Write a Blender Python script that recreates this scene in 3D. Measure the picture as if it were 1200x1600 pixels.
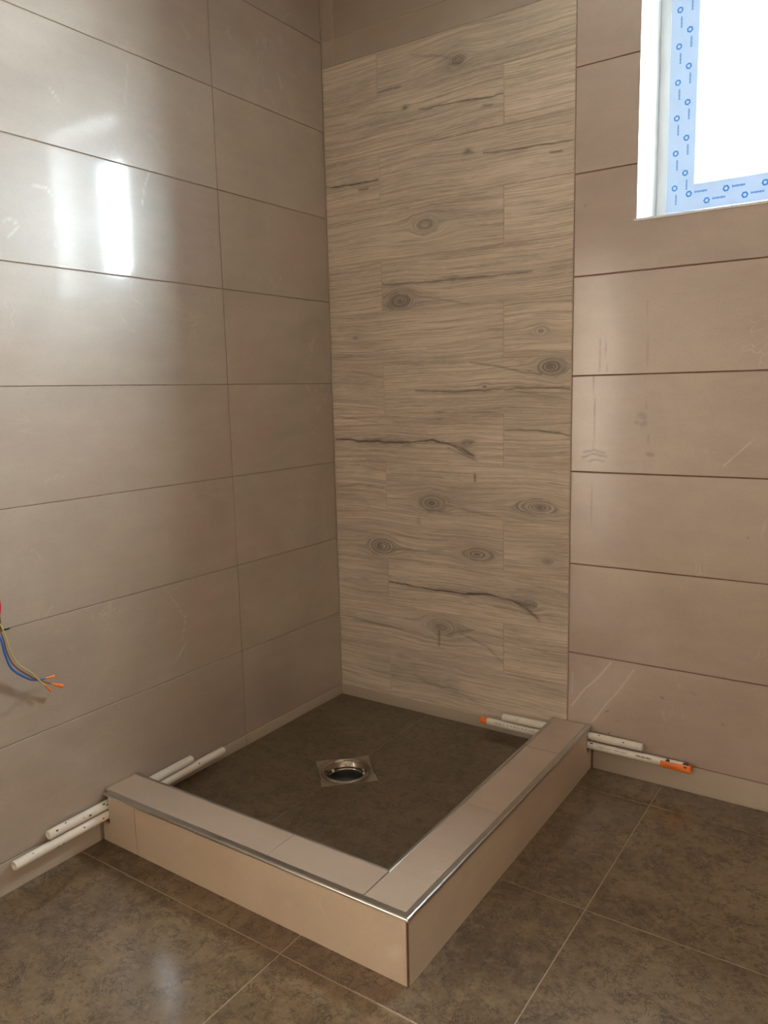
import bpy, math, random
import numpy as np
from mathutils import Matrix, Vector
random.seed(7); rng = np.random.RandomState(11)
scene = bpy.context.scene
for o in list(bpy.data.objects): bpy.data.objects.remove(o)
COL = scene.collection

# ------------------------------------------------------------------ camera
cam_d = bpy.data.cameras.new('camera'); cam = bpy.data.objects.new('camera', cam_d); COL.objects.link(cam)
rt = Vector((0.82868361, 0.55924349, -0.02302611)); up = Vector((-0.06697106, 0.13991265, 0.98789642)); fw = Vector((-0.55569628, 0.81711148, -0.15339645))
m = Matrix((rt, up, -fw)).transposed().to_4x4(); m.translation = Vector((1.8515, -2.3903, 1.2524)); cam.matrix_world = m
cam_d.sensor_fit = 'VERTICAL'; cam_d.sensor_height = 36.0; cam_d.lens = 1220.02 / 1600 * 36.0
cam_d.clip_start = 0.02; scene.camera = cam

# ------------------------------------------------------------------ light and exposure
scene.view_settings.view_transform = 'Standard'; scene.view_settings.look = 'None'
scene.view_settings.gamma = 1.0; scene.view_settings.use_curve_mapping = False
scene.view_settings.exposure = 0.33
SKY = 215.0; SUN = 7.0; DOOR = 265.0; CEILP = 1.0
world = bpy.data.worlds.new('sky'); scene.world = world; world.use_nodes = True
world.node_tree.nodes['Background'].inputs[0].default_value = (0.86, 0.94, 1.0, 1)
world.node_tree.nodes['Background'].inputs[1].default_value = SKY

scene.cycles.blur_glossy = 0.1

def area(name, loc, rot, sx, sy, power, col, portal=False, spread=math.pi):
    d = bpy.data.lights.new(name, 'AREA'); d.shape = 'RECTANGLE'; d.size = sx; d.size_y = sy
    d.energy = power; d.color = col; d.spread = spread
    o = bpy.data.objects.new(name, d); o.location = loc; o.rotation_euler = rot; COL.objects.link(o)
    if portal: d.cycles.is_portal = True
    return o
# sky portal just outside the window, shining into the room (-y)
area('window_daylight_portal', (1.40, 0.27, 2.11), (-math.pi / 2, 0, 0), 0.52, 0.76, 1, (1, 1, 1), portal=True)
# hazy low sun beyond the window, shining through it onto the left wall
sd = bpy.data.lights.new('hazy_sun', 'SUN'); sd.energy = SUN; sd.angle = math.radians(24); sd.color = (1.0, 0.97, 0.88)
so = bpy.data.objects.new('hazy_sun', sd); so.rotation_euler = Vector((1.42, 1.20, 0.92)).to_track_quat('Z', 'Y').to_euler(); COL.objects.link(so)
# daylight of the next room, coming in through the doorway in the left wall (+x)
area('doorway_daylight', (-1.25, -3.05, 1.25), (0, -math.pi / 2, 0), 1.2, 0.9, DOOR, (1.0, 0.86, 0.70))
# weak warm area light overhead, an unseen source with no lamp body
area('overhead_area_light', (1.9, -2.6, 2.70), (0, 0, 0), 0.35, 0.35, CEILP, (1.0, 0.86, 0.68))

# ------------------------------------------------------------------ materials
def new_mat(name):
    mt = bpy.data.materials.new(name); mt.use_nodes = True
    return mt, mt.node_tree, mt.node_tree.nodes['Principled BSDF']
def N(nt, t, **kw):
    n = nt.nodes.new(t)
    for k, v in kw.items(): setattr(n, k, v)
    return n
def ramp(nt, fac, stops):
    r = N(nt, 'ShaderNodeValToRGB'); els = r.color_ramp.elements
    while len(els) < len(stops): els.new(0.5)
    for e, (ps, c) in zip(els, stops): e.position = ps; e.color = (c[0], c[1], c[2], 1) if isinstance(c, tuple) else (c, c, c, 1)
    nt.links.new(fac, r.inputs[0]); return r.outputs[0]
def mixc(nt, fac, a, b, mode='MIX'):
    x = N(nt, 'ShaderNodeMix', data_type='RGBA', blend_type=mode)
    for i, v in ((0, fac), (6, a), (7, b)):
        if hasattr(v, 'links'): nt.links.new(v, x.inputs[i])
        elif isinstance(v, tuple): x.inputs[i].default_value = (v[0], v[1], v[2], 1)
        else: x.inputs[i].default_value = v
    return x.outputs[2]
def mth(nt, op, a, b=0.0, clamp=False):
    x = N(nt, 'ShaderNodeMath', operation=op); x.use_clamp = clamp
    for i, v in ((0, a), (1, b)):
        if hasattr(v, 'links'): nt.links.new(v, x.inputs[i])
        else: x.inputs[i].default_value = v
    return x.outputs[0]
def attr(nt, name):
    a = N(nt, 'ShaderNodeAttribute'); a.attribute_name = name; return a
def scaled(nt, vec, s):
    mp = N(nt, 'ShaderNodeMapping'); mp.inputs['Scale'].default_value = s; nt.links.new(vec, mp.inputs[0]); return mp.outputs[0]
def noise(nt, vec, scale, detail=4, rough=0.5, dist=0.0):
    n = N(nt, 'ShaderNodeTexNoise'); n.inputs['Scale'].default_value = scale; n.inputs['Detail'].default_value = detail
    n.inputs['Roughness'].default_value = rough; n.inputs['Distortion'].default_value = dist
    if vec is not None: nt.links.new(vec, n.inputs['Vector'])
    return n.outputs[0]
def bump(nt, h, strength, dist=0.001):
    b = N(nt, 'ShaderNodeBump'); b.inputs['Strength'].default_value = strength; b.inputs['Distance'].default_value = dist
    nt.links.new(h, b.inputs['Height']); return b.outputs[0]
def simple(name, col, rough=0.5, metal=0.0, var=0.08, scale=30.0, coat=0.0):
    mt, nt, b = new_mat(name)
    tc = N(nt, 'ShaderNodeTexCoord'); n = noise(nt, tc.outputs['Object'], scale, 3)
    c0 = tuple(max(0, c * (1 - var)) for c in col); c1 = tuple(min(1, c * (1 + var)) for c in col)
    nt.links.new(ramp(nt, n, [(0.3, c0), (0.7, c1)]), b.inputs['Base Color'])
    b.inputs['Roughness'].default_value = rough; b.inputs['Metallic'].default_value = metal; b.inputs['Coat Weight'].default_value = coat
    return mt

def tile_mat(name, base, dark, rough=0.42, coat=1.0, coat_rough=0.06, red=(0.40, 0.29, 0.235), redamt=0.35):
    """satin taupe stone tile; per-tile position in attribute tpos, stains in mark / pale"""
    mt, nt, b = new_mat(name); v = attr(nt, 'tpos').outputs['Vector']
    n1 = noise(nt, v, 2.2, 5, 0.55, 0.6); n2 = noise(nt, scaled(nt, v, (6, 22, 6)), 1.0, 5, 0.6, 0.4); n3 = noise(nt, v, 160, 2, 0.5)
    c = mixc(nt, ramp(nt, n1, [(0.35, 0.0), (0.7, 1.0)]), dark, base)
    c = mixc(nt, mth(nt, 'MULTIPLY', ramp(nt, noise(nt, v, 3.1, 3, 0.5, 0.3), [(0.45, 0.0), (0.68, 1.0)]), redamt), c, red)
    c = mixc(nt, mth(nt, 'MULTIPLY', ramp(nt, n2, [(0.4, 0.0), (0.75, 1.0)]), 0.18), c, tuple(x * 1.25 for x in base))
    c = mixc(nt, mth(nt, 'MULTIPLY', ramp(nt, n3, [(0.3, 1.0), (0.5, 0.0)]), 0.10), c, tuple(x * 0.6 for x in dark))
    # thin pale veins
    w = noise(nt, v, 3.4, 4, 0.55, 1.2); vein = mth(nt, 'ABSOLUTE', mth(nt, 'SUBTRACT', w, 0.5))
    vm = ramp(nt, vein, [(0.0, 1.0), (0.006, 0.0)]); gate = ramp(nt, noise(nt, v, 5.0, 1), [(0.56, 0.0), (0.70, 1.0)])
    c = mixc(nt, mth(nt, 'MULTIPLY', mth(nt, 'MULTIPLY', vm, gate), 0.22), c, tuple(min(1, x * 1.7) for x in base))
    brk = ramp(nt, noise(nt, v, 90, 4, 0.7), [(0.25, 0.35), (0.55, 1.0)])
    c = mixc(nt, mth(nt, 'MULTIPLY', attr(nt, 'mark').outputs['Fac'], brk, True), c, (0.16, 0.115, 0.085))
    c = mixc(nt, mth(nt, 'MULTIPLY', attr(nt, 'pale').outputs['Fac'], brk, True), c, (0.80, 0.74, 0.66))
    nt.links.new(c, b.inputs['Base Color'])
    rr = mth(nt, 'ADD', mth(nt, 'MULTIPLY', n2, 0.12), rough - 0.06)
    rr = mth(nt, 'ADD', rr, mth(nt, 'MULTIPLY', attr(nt, 'mark').outputs['Fac'], 0.25))
    nt.links.new(rr, b.inputs['Roughness'])
    b.inputs['Specular IOR Level'].default_value = 0.9
    b.inputs['Coat Weight'].default_value = coat; b.inputs['Coat Roughness'].default_value = coat_rough
    nt.links.new(bump(nt, noise(nt, v, 45, 3, 0.6), 0.12, 0.0008), b.inputs['Coat Normal'])
    return mt

M = {}
M['tile'] = tile_mat('taupe_tile', (0.43, 0.352, 0.283), (0.345, 0.272, 0.216), redamt=0.5)
M['tile_back'] = tile_mat('taupe_rose_tile', (0.48, 0.385, 0.312), (0.40, 0.312, 0.25), coat_rough=0.15, redamt=0.55)
M['tile_dark'] = tile_mat('brown_tile', (0.26, 0.20, 0.15), (0.20, 0.155, 0.115))
M['cement'] = simple('cement_render', (0.30, 0.27, 0.235), 0.9, var=0.1, scale=8)
M['strip'] = tile_mat('taupe_strip_tile', (0.48, 0.40, 0.31), (0.42, 0.345, 0.265), redamt=0.1)
M['curb'] = tile_mat('curb_tile', (0.60, 0.475, 0.345), (0.52, 0.405, 0.295), rough=0.38, coat=0.35, coat_rough=0.12, redamt=0.12)
M['curbtop'] = tile_mat('curb_top_tile', (0.46, 0.355, 0.27), (0.40, 0.30, 0.228), rough=0.38, coat=0.35, coat_rough=0.12, redamt=0.4)
M['grout'] = simple('grout', (0.30, 0.23, 0.17), 0.9, var=0.15, scale=60)
M['grout_light'] = simple('light_grout', (0.30, 0.23, 0.15), 0.9, var=0.12, scale=60)
M['grout_pale'] = simple('pale_grout', (0.50, 0.41, 0.31), 0.9, var=0.12, scale=60)
M['grout_brown'] = simple('brown_grout', (0.22, 0.13, 0.085), 0.9, var=0.15, scale=60)
M['mortar'] = simple('mortar', (0.42, 0.31, 0.19), 0.95, var=0.35, scale=90)
M['plaster'] = simple('white_plaster', (0.56, 0.55, 0.53), 0.8, var=0.02)
M['ceiling'] = simple('ceiling_paint', (0.42, 0.38, 0.33), 0.9, var=0.02)
M['pvc'] = simple('white_pvc', (0.82, 0.84, 0.87), 0.25, var=0.01)
M['film'] = simple('protective_film', (0.34, 0.42, 0.57), 0.3, var=0.04, scale=12)
M['ink'] = simple('blue_print', (0.005, 0.09, 0.28), 0.5, var=0.05)
M['ink_grey'] = simple('grey_print', (0.42, 0.50, 0.62), 0.5, var=0.05)
M['chrome'] = simple('brushed_aluminium', (0.50, 0.48, 0.44), 0.30, 1.0, var=0.05, scale=25)
M['steel'] = simple('stainless_steel', (0.40, 0.33, 0.26), 0.18, 1.0, var=0.12, scale=25)
M['dull'] = simple('dull_steel', (0.30, 0.27, 0.22), 0.45, 0.8, var=0.2, scale=40)
M['black'] = simple('black_plastic', (0.02, 0.02, 0.022), 0.35, var=0.2)
M['greyp'] = simple('grey_plastic', (0.035, 0.038, 0.038), 0.3, var=0.15)
M['pipe'] = simple('white_pipe', (0.80, 0.74, 0.65), 0.35, var=0.05, scale=40)
M['orange'] = simple('orange_plastic', (0.85, 0.20, 0.025), 0.4, var=0.08)
M['dirt'] = simple('dark_dirt', (0.10, 0.07, 0.045), 0.8, var=0.4, scale=80)
M['red'] = simple('red_plastic', (0.55, 0.03, 0.035), 0.4)
M['blue_w'] = simple('blue_insulation', (0.03, 0.13, 0.42), 0.35)
M['brown_w'] = simple('brown_insulation', (0.20, 0.09, 0.05), 0.35)
M['trimbrown'] = simple('brown_edge', (0.13, 0.065, 0.035), 0.6)
mt, nt, b = new_mat('yellow_green_insulation'); tc = N(nt, 'ShaderNodeTexCoord')
wv = N(nt, 'ShaderNodeTexWave'); wv.inputs['Scale'].default_value = 9; nt.links.new(tc.outputs['Object'], wv.inputs[0])
nt.links.new(ramp(nt, wv.outputs[0], [(0.45, (0.12, 0.38, 0.08)), (0.55, (0.55, 0.47, 0.14))]), b.inputs['Base Color']); M['yg_w'] = mt

# wood-look porcelain
mt, nt, b = new_mat('wood_look_tile'); g = attr(nt, 'tpos').outputs['Vector']
f1 = noise(nt, scaled(nt, g, (4, 330, 40)), 1.0, 4, 0.65); f2 = noise(nt, scaled(nt, g, (1.6, 110, 20)), 1.0, 5, 0.65, 0.15)
f3 = noise(nt, scaled(nt, g, (2.2, 10, 10)), 1.0, 4, 0.55, 0.3); f4 = noise(nt, scaled(nt, g, (24, 430, 40)), 1.0, 2, 0.5); f5 = noise(nt, scaled(nt, g, (6, 48, 30)), 1.0, 5, 0.7, 0.8)
c = mixc(nt, ramp(nt, f3, [(0.36, 0.0), (0.62, 1.0)]), (0.52, 0.44, 0.355), (0.70, 0.59, 0.47))
c = mixc(nt, mth(nt, 'MULTIPLY', ramp(nt, f2, [(0.46, 0.0), (0.64, 1.0)]), 0.50), c, (0.30, 0.235, 0.18))
c = mixc(nt, mth(nt, 'MULTIPLY', ramp(nt, f5, [(0.53, 0.0), (0.72, 1.0)]), 0.45), c, (0.27, 0.215, 0.175))
c = mixc(nt, mth(nt, 'MULTIPLY', ramp(nt, f1, [(0.38, 1.0), (0.50, 0.0)]), 0.55), c, (0.27, 0.21, 0.16))
c = mixc(nt, mth(nt, 'MULTIPLY', ramp(nt, f4, [(0.55, 0.0), (0.68, 1.0)]), 0.40), c, (0.78, 0.68, 0.57))
brk = ramp(nt, noise(nt, scaled(nt, g, (40, 260, 40)), 1.0, 4, 0.7), [(0.25, 0.45), (0.5, 1.0)])
c = mixc(nt, mth(nt, 'MULTIPLY', attr(nt, 'mark').outputs['Fac'], brk, True), c, (0.105, 0.078, 0.062))
kn = attr(nt, 'pale').outputs['Fac']
rings = ramp(nt, noise(nt, scaled(nt, g, (1.5, 240, 10)), 1.0, 3, 0.6), [(0.38, 1.0), (0.60, 0.25)])
c = mixc(nt, mth(nt, 'MULTIPLY', kn, rings, True), c, (0.17, 0.145, 0.13))
nt.links.new(c, b.inputs['Base Color'])
b.inputs['Roughness'].default_value = 0.62; b.inputs['Specular IOR Level'].default_value = 0.35
nt.links.new(bump(nt, f1, 0.22, 0.0008), b.inputs['Normal']); M['wood'] = mt

# brown marble-look floor tile
def floor_mat(name, hi, lo, rough):
    mt, nt, b = new_mat(name); v = attr(nt, 'tpos').outputs['Vector']
    n1 = noise(nt, v, 4.0, 6, 0.62, 0.5); n2 = noise(nt, v, 30, 6, 0.75, 0.2); n3 = noise(nt, v, 110, 3, 0.6)
    c = mixc(nt, ramp(nt, n1, [(0.32, 0.0), (0.68, 1.0)]), lo, hi)
    c = mixc(nt, mth(nt, 'MULTIPLY', ramp(nt, n2, [(0.46, 0.0), (0.66, 1.0)]), 0.42), c, tuple(x * 1.35 for x in hi))
    c = mixc(nt, mth(nt, 'MULTIPLY', ramp(nt, n3, [(0.35, 1.0), (0.5, 0.0)]), 0.22), c, tuple(x * 0.5 for x in lo))
    for sc, wd, gt, am in ((6.0, 0.012, 0.48, 0.75), (15.0, 0.026, 0.49, 0.85), (34.0, 0.045, 0.50, 0.85)):
        w = noise(nt, v, sc, 6, 0.75, 1.5); vein = mth(nt, 'ABSOLUTE', mth(nt, 'SUBTRACT', w, 0.5))
        vm = ramp(nt, vein, [(0.0, 1.0), (wd, 0.0)]); gate = ramp(nt, noise(nt, v, sc * 0.9, 3, 0.6), [(gt, 0.0), (gt + 0.08, 1.0)])
        c = mixc(nt, mth(nt, 'MULTIPLY', mth(nt, 'MULTIPLY', vm, gate), am), c, tuple(x * 0.3 for x in lo))
    nt.links.new(c, b.inputs['Base Color'])
    nt.links.new(mth(nt, 'ADD', mth(nt, 'MULTIPLY', n2, 0.2), rough - 0.1), b.inputs['Roughness'])
    b.inputs['Coat Weight'].default_value = 0.8; b.inputs['Coat Roughness'].default_value = 0.08; b.inputs['Coat IOR'].default_value = 1.55; b.inputs['Specular IOR Level'].default_value = 0.3
    nt.links.new(bump(nt, noise(nt, v, 60, 3, 0.6), 0.15, 0.001), b.inputs['Coat Normal'])
    return mt
M['floor'] = floor_mat('brown_stone_floor_tile', (0.205, 0.138, 0.074), (0.100, 0.061, 0.031), 0.42)
M['tray'] = floor_mat('brown_stone_tray_tile', (0.135, 0.088, 0.049), (0.090, 0.057, 0.031), 0.45)

mt = bpy.data.materials.new('window_glass'); mt.use_nodes = True; nt = mt.node_tree; nt.nodes.clear()
out = N(nt, 'ShaderNodeOutputMaterial'); mx = N(nt, 'ShaderNodeMixShader'); fr = N(nt, 'ShaderNodeFresnel'); tr = N(nt, 'ShaderNodeBsdfTransparent'); gl = N(nt, 'ShaderNodeBsdfGlossy')
tr.inputs[0].default_value = (0.93, 0.97, 0.97, 1); gl.inputs['Roughness'].default_value = 0.02
gm = N(nt, 'ShaderNodeNewGeometry'); nt.links.new(mth(nt, 'MULTIPLY', fr.outputs[0], mth(nt, 'SUBTRACT', 1.0, gm.outputs['Backfacing'])), mx.inputs[0]); nt.links.new(tr.outputs[0], mx.inputs[1]); nt.links.new(gl.outputs[0], mx.inputs[2]); nt.links.new(mx.outputs[0], out.inputs[0]); M['glass'] = mt

# ------------------------------------------------------------------ mesh helpers
class MB:
    def __init__(s): s.v = []; s.f = []; s.mi = []; s.mats = []; s.at = {'tpos': [], 'mark': [], 'pale': []}; s.smooth = []
    def mid(s, mat):
        if mat not in s.mats: s.mats.append(mat)
        return s.mats.index(mat)
    def add(s, vs, fs, mat, tpos=None, mark=None, pale=None, smooth=False):
        n = len(s.v); k = s.mid(mat); off = rng.rand() * 20
        s.v += [tuple(map(float, q)) for q in vs]; s.f += [tuple(int(n + i) for i in f) for f in fs]
        s.mi += [k] * len(fs); s.smooth += [smooth] * len(fs)
        s.at['tpos'] += list(tpos) if tpos is not None else [(q[0] + off, q[1] + q[2], q[0] * 0 + off) for q in vs]
        s.at['mark'] += list(mark) if mark is not None else [0.0] * len(vs)
        s.at['pale'] += list(pale) if pale is not None else [0.0] * len(vs)
    def box(s, a, b, mat, tpos=None):
        x0, y0, z0 = (min(a[i], b[i]) for i in range(3)); x1, y1, z1 = (max(a[i], b[i]) for i in range(3))
        vs = [(x0, y0, z0), (x1, y0, z0), (x1, y1, z0), (x0, y1, z0), (x0, y0, z1), (x1, y0, z1), (x1, y1, z1), (x0, y1, z1)]
        s.add(vs, [(0, 3, 2, 1), (4, 5, 6, 7), (0, 1, 5, 4), (1, 2, 6, 5), (2, 3, 7, 6), (3, 0, 4, 7)], mat, tpos)
    def prism(s, poly, to3, d0, d1, mat):
        """poly: 2D points; to3(u, v, d) -> xyz"""
        n = len(poly); vs = [to3(u, v, d0) for u, v in poly] + [to3(u, v, d1) for u, v in poly]
        fs = [tuple(range(n - 1, -1, -1)), tuple(range(n, 2 * n))] + [(i, (i + 1) % n, n + (i + 1) % n, n + i) for i in range(n)]
        s.add(vs, fs, mat)
    def build(s, name, parent=None, warp=None, loc=None, bevel=0.0):
        me = bpy.data.meshes.new(name); v = np.array(s.v)
        if warp is not None: v = warp(v)
        if parent is not None and loc is None: v = v - np.array(parent.matrix_world.translation if False else parent.location)
        if loc is not None: v = v - np.array(loc)
        me.from_pydata(v.tolist(), [], s.f); me.update()
        for mt_ in s.mats: me.materials.append(M[mt_])
        me.polygons.foreach_set('material_index', s.mi); me.polygons.foreach_set('use_smooth', s.smooth)
        a = me.attributes.new('tpos', 'FLOAT_VECTOR', 'POINT'); a.data.foreach_set('vector', np.array(s.at['tpos'], dtype=np.float32).ravel())
        for k in ('mark', 'pale'):
            a = me.attributes.new(k, 'FLOAT', 'POINT'); a.data.foreach_set('value', np.array(s.at[k], dtype=np.float32))
        o = bpy.data.objects.new(name, me); COL.objects.link(o)
        if parent is not None: o.parent = parent
        if loc is not None: o.location = loc
        if bevel:
            bv = o.modifiers.new('bevel', 'BEVEL'); bv.width = bevel; bv.segments = 2; bv.limit_method = 'ANGLE'
        return o
def struct(o): o['kind'] = 'structure'; return o
def thing(name, label, cat, loc=(0, 0, 0), group=None):
    o = bpy.data.objects.new(name, None); o.empty_display_size = 0.05; COL.objects.link(o); o.location = loc
    o['label'] = label; o['category'] = cat
    if group: o['group'] = group
    return o

def pdist(U, V, pts):
    d = np.full(U.shape, 9.0)
    if len(pts) == 1: return np.hypot(U - pts[0][0], V - pts[0][1])
    for (a, b), (c, e) in zip(pts[:-1], pts[1:]):
        l2 = (c - a) ** 2 + (e - b) ** 2 + 1e-12; t = np.clip(((U - a) * (c - a) + (V - b) * (e - b)) / l2, 0, 1)
        d = np.minimum(d, np.hypot(U - a - t * (c - a), V - b - t * (e - b)))
    return d
def vnoise(U, V, s, seed=0):
    """cheap smooth value noise"""
    r = np.random.RandomState(seed).rand(64, 64); x = U * s; y = V * s; xi = np.floor(x).astype(int); yi = np.floor(y).astype(int)
    fx = x - xi; fy = y - yi; fx = fx * fx * (3 - 2 * fx); fy = fy * fy * (3 - 2 * fy); g = lambda a, b: r[a % 64, b % 64]
    return (g(xi, yi) * (1 - fx) + g(xi + 1, yi) * fx) * (1 - fy) + (g(xi, yi + 1) * (1 - fx) + g(xi + 1, yi + 1) * fx) * fy
def paint(U, V, marks, soft=False):
    r = np.zeros(U.shape)
    for pts, w, st in marks:
        wob = (vnoise(U, V * .3, 34, 3) - 0.5) * w * 1.0; d = pdist(U, V + wob, pts)
        if soft:
            wv = w * (0.35 + 1.1 * vnoise(U, V * 0, 22, 9)); lo = min(q[0] for q in pts); hi = max(q[0] for q in pts); t = np.clip((U - lo) / (hi - lo + 1e-6), 0, 1)
            wv = wv * (0.45 + 0.55 * np.sin(np.pi * np.clip(t, .02, .98))) if hi - lo > .05 else wv * .8
            r = np.maximum(r, st * np.clip(1.3 - d / (wv * 0.6 + .0007), 0, 1)); r = np.maximum(r, .42 * st * np.exp(-(d / (w * 1.5)) ** 2) * (vnoise(U, V * 4, 30, 4) > .35))
        else: r = np.maximum(r, st * np.clip(1.25 - d / (w * 0.55), 0, 1))
    return r
CR=[([(0.524,1.056),(0.591,1.025)],0.0123,0.70),([(0.559,1.068),(0.599,1.073)],0.0082,0.50),([(0.117,1.065),(0.290,1.068)],0.0102,0.45),([(0.748,0.532),(0.832,0.522)],0.0123,0.70),([(0.807,0.502),(0.847,0.479)],0.0082,0.60),([(0.416,0.536),(0.549,0.534)],0.0102,0.50),([(0.574,2.010),(0.605,2.009)],0.0061,0.50),([(0.372,2.359),(0.577,2.297)],0.0082,0.40),([(0.518,2.295),(0.570,2.291)],0.0102,0.60),([(0.394,0.827),(0.500,0.822)],0.0082,0.40),([(0.501,0.845),(0.747,0.806)],0.0061,0.40),([(0.251,0.664),(0.472,0.676)],0.0061,0.40),([(0.495,0.374),(0.600,0.402)],0.0061,0.40),([(0.240,2.266),(0.332,2.268)],0.0041,0.60),([(0.406,2.178),(0.517,2.175),(0.622,2.166),(0.718,2.163)],0.0041,0.90),([(0.644,2.143),(0.674,2.140)],0.0041,0.70),([(0.156,2.208),(0.343,2.191)],0.0025,0.40),([(0.644,1.998),(0.745,1.992),(0.851,1.987),(0.949,1.982)],0.0037,0.90),([(0.872,1.961),(0.909,1.958)],0.0041,0.70),([(0.365,2.033),(0.574,2.010)],0.0020,0.35),([(0.001,1.992),(0.091,1.987),(0.232,1.984)],0.0045,1.00),([(0.150,1.963),(0.190,1.961)],0.0049,0.80),([(0.238,1.625),(0.409,1.620),(0.530,1.617),(0.677,1.615),(0.812,1.617)],0.0041,0.80),([(0.382,1.577),(0.484,1.556),(0.595,1.530)],0.0031,0.50),([(0.283,1.872),(0.488,1.880),(0.655,1.879)],0.0031,0.35),([(0.376,1.251),(0.505,1.244),(0.641,1.246),(0.792,1.251),(0.946,1.246)],0.0045,0.85),([(0.593,1.339),(0.688,1.325),(0.769,1.305),(0.847,1.293)],0.0037,0.70),([(0.453,1.172),(0.700,1.169),(0.945,1.168)],0.0033,0.60),([(0.011,1.071),(0.146,1.068),(0.262,1.065),(0.358,1.069),(0.439,1.075),(0.503,1.063),(0.559,1.050),(0.603,1.023)],0.0057,1.10),([(0.146,1.073),(0.345,1.064)],0.0102,0.50),([(0.723,1.114),(0.837,1.115),(0.892,1.107),(0.952,1.099)],0.0041,0.80),([(0.608,0.959),(0.608,0.937)],0.0051,0.90),([(0.019,0.890),(0.111,0.902),(0.228,0.893)],0.0031,0.50),([(0.259,0.950),(0.476,0.947)],0.0025,0.40),([(0.377,0.790),(0.377,0.769)],0.0051,0.80),([(0.012,0.726),(0.224,0.718),(0.499,0.718)],0.0020,0.30),([(0.239,0.537),(0.361,0.534),(0.470,0.531),(0.575,0.533),(0.663,0.540),(0.748,0.532),(0.795,0.516),(0.842,0.483)],0.0057,1.15),([(0.389,0.535),(0.575,0.533)],0.0102,0.50),([(0.458,0.380),(0.457,0.324)],0.0045,0.80),([(0.014,0.377),(0.154,0.366),(0.301,0.358)],0.0041,0.50),([(0.548,0.382),(0.650,0.352),(0.712,0.304)],0.0033,0.50),([(0.354,0.181),(0.466,0.168),(0.533,0.167)],0.0082,0.40),([(0.479,0.195),(0.541,0.202)],0.0061,0.40),([(0.503,1.049),(0.616,1.008)],0.0061,0.60),([(0.316,1.010),(0.503,1.004)],0.0020,0.30),([(0.014,1.161),(0.207,1.137)],0.0025,0.40),([(0.096,1.327),(0.240,1.300)],0.0025,0.40),([(0.746,1.244),(0.944,1.210)],0.0025,0.30),([(0.277,1.138),(0.479,1.149)],0.0020,0.30),([(0.498,0.625),(0.748,0.607),(0.951,0.577)],0.0020,0.35),]
KN=[(0.556,2.300,0.0203,0.80,1.6),(0.351,2.197,0.0055,1.00,1.4),(0.588,2.016,0.0055,1.00,1.4),(0.530,1.617,0.0074,0.60,1.6),(0.425,1.810,0.0295,0.45,1.9),(0.315,1.565,0.0277,1.00,1.7),(0.115,1.448,0.0111,0.60,1.5),(0.846,1.429,0.0148,0.40,1.6),(0.879,1.316,0.0295,0.90,1.8),(0.646,1.258,0.0074,0.70,1.6),(0.579,1.066,0.0129,0.60,1.5),(0.435,0.850,0.0332,0.85,1.8),(0.839,0.860,0.0258,0.85,2.8),(0.213,0.673,0.0332,0.85,1.8),(0.614,0.680,0.0258,0.80,2.6),(0.874,0.682,0.0129,0.60,2.0),(0.814,0.528,0.0184,0.70,1.7),(0.129,0.534,0.0148,0.50,1.7),(0.469,0.394,0.0332,0.65,2.0),(0.287,0.255,0.0092,0.40,1.5),(0.805,0.832,0.0074,0.40,1.5),]
MR=[([(1.021,1.282),(1.025,1.179),(1.023,1.060)],0.0039,0.75),([(1.023,1.060),(1.023,0.970),(1.018,0.775)],0.0030,0.45),([(0.992,1.048),(1.025,1.054),(1.060,1.047)],0.0059,0.75),([(0.989,1.031),(1.019,1.042),(1.066,1.036)],0.0059,0.75),([(1.010,1.018),(1.026,1.024),(1.056,1.021)],0.0059,0.68),([(1.179,1.273),(1.182,1.179)],0.0024,0.38),([(1.167,1.160),(1.177,1.156)],0.0216,0.39),([(1.171,1.133),(1.181,1.137)],0.0157,0.39),([(1.154,1.140),(1.158,1.139)],0.0098,0.45),([(1.191,1.102),(1.194,1.064)],0.0030,0.45),([(1.191,1.045),(1.206,1.045)],0.0118,0.45),([(1.039,1.393),(1.039,1.296)],0.0030,0.45),([(1.054,1.411),(1.061,1.296)],0.0030,0.45),([(1.178,1.495),(1.184,1.301)],0.0030,0.30),([(1.077,0.201),(1.088,0.209)],0.0035,1.00),([(1.254,0.292),(1.260,0.285)],0.0039,1.00),([(1.435,0.243),(1.438,0.240)],0.0043,1.00),([(1.342,0.321),(1.357,0.314)],0.0059,0.45),([(1.476,0.818),(1.478,0.815)],0.0030,1.00),([(1.090,0.128),(1.096,0.136)],0.0039,1.00),([(1.114,0.180),(1.118,0.177)],0.0030,1.00),([(0.986,1.792),(0.984,1.786)],0.0024,0.90),]
PR=[([(1.093,0.373),(1.054,0.316),(1.012,0.271),(0.965,0.200)],0.0059,0.55),([(1.167,0.361),(1.118,0.281),(1.067,0.209),(1.036,0.158)],0.0059,0.40),([(0.968,0.317),(0.966,0.250)],0.0059,0.30),([(1.259,0.247),(1.270,0.218)],0.0079,0.20),([(1.493,1.103),(1.437,1.051),(1.405,1.017)],0.0024,0.50),([(1.304,0.340),(1.308,0.330)],0.0039,0.30),]
ML=[([(1.400,0.475),(1.366,0.479),(1.340,0.479)],0.0144,0.30),([(0.888,0.837),(0.853,0.821)],0.0018,0.30),([(1.050,1.120),(1.068,1.104)],0.0018,0.40),]
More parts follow.
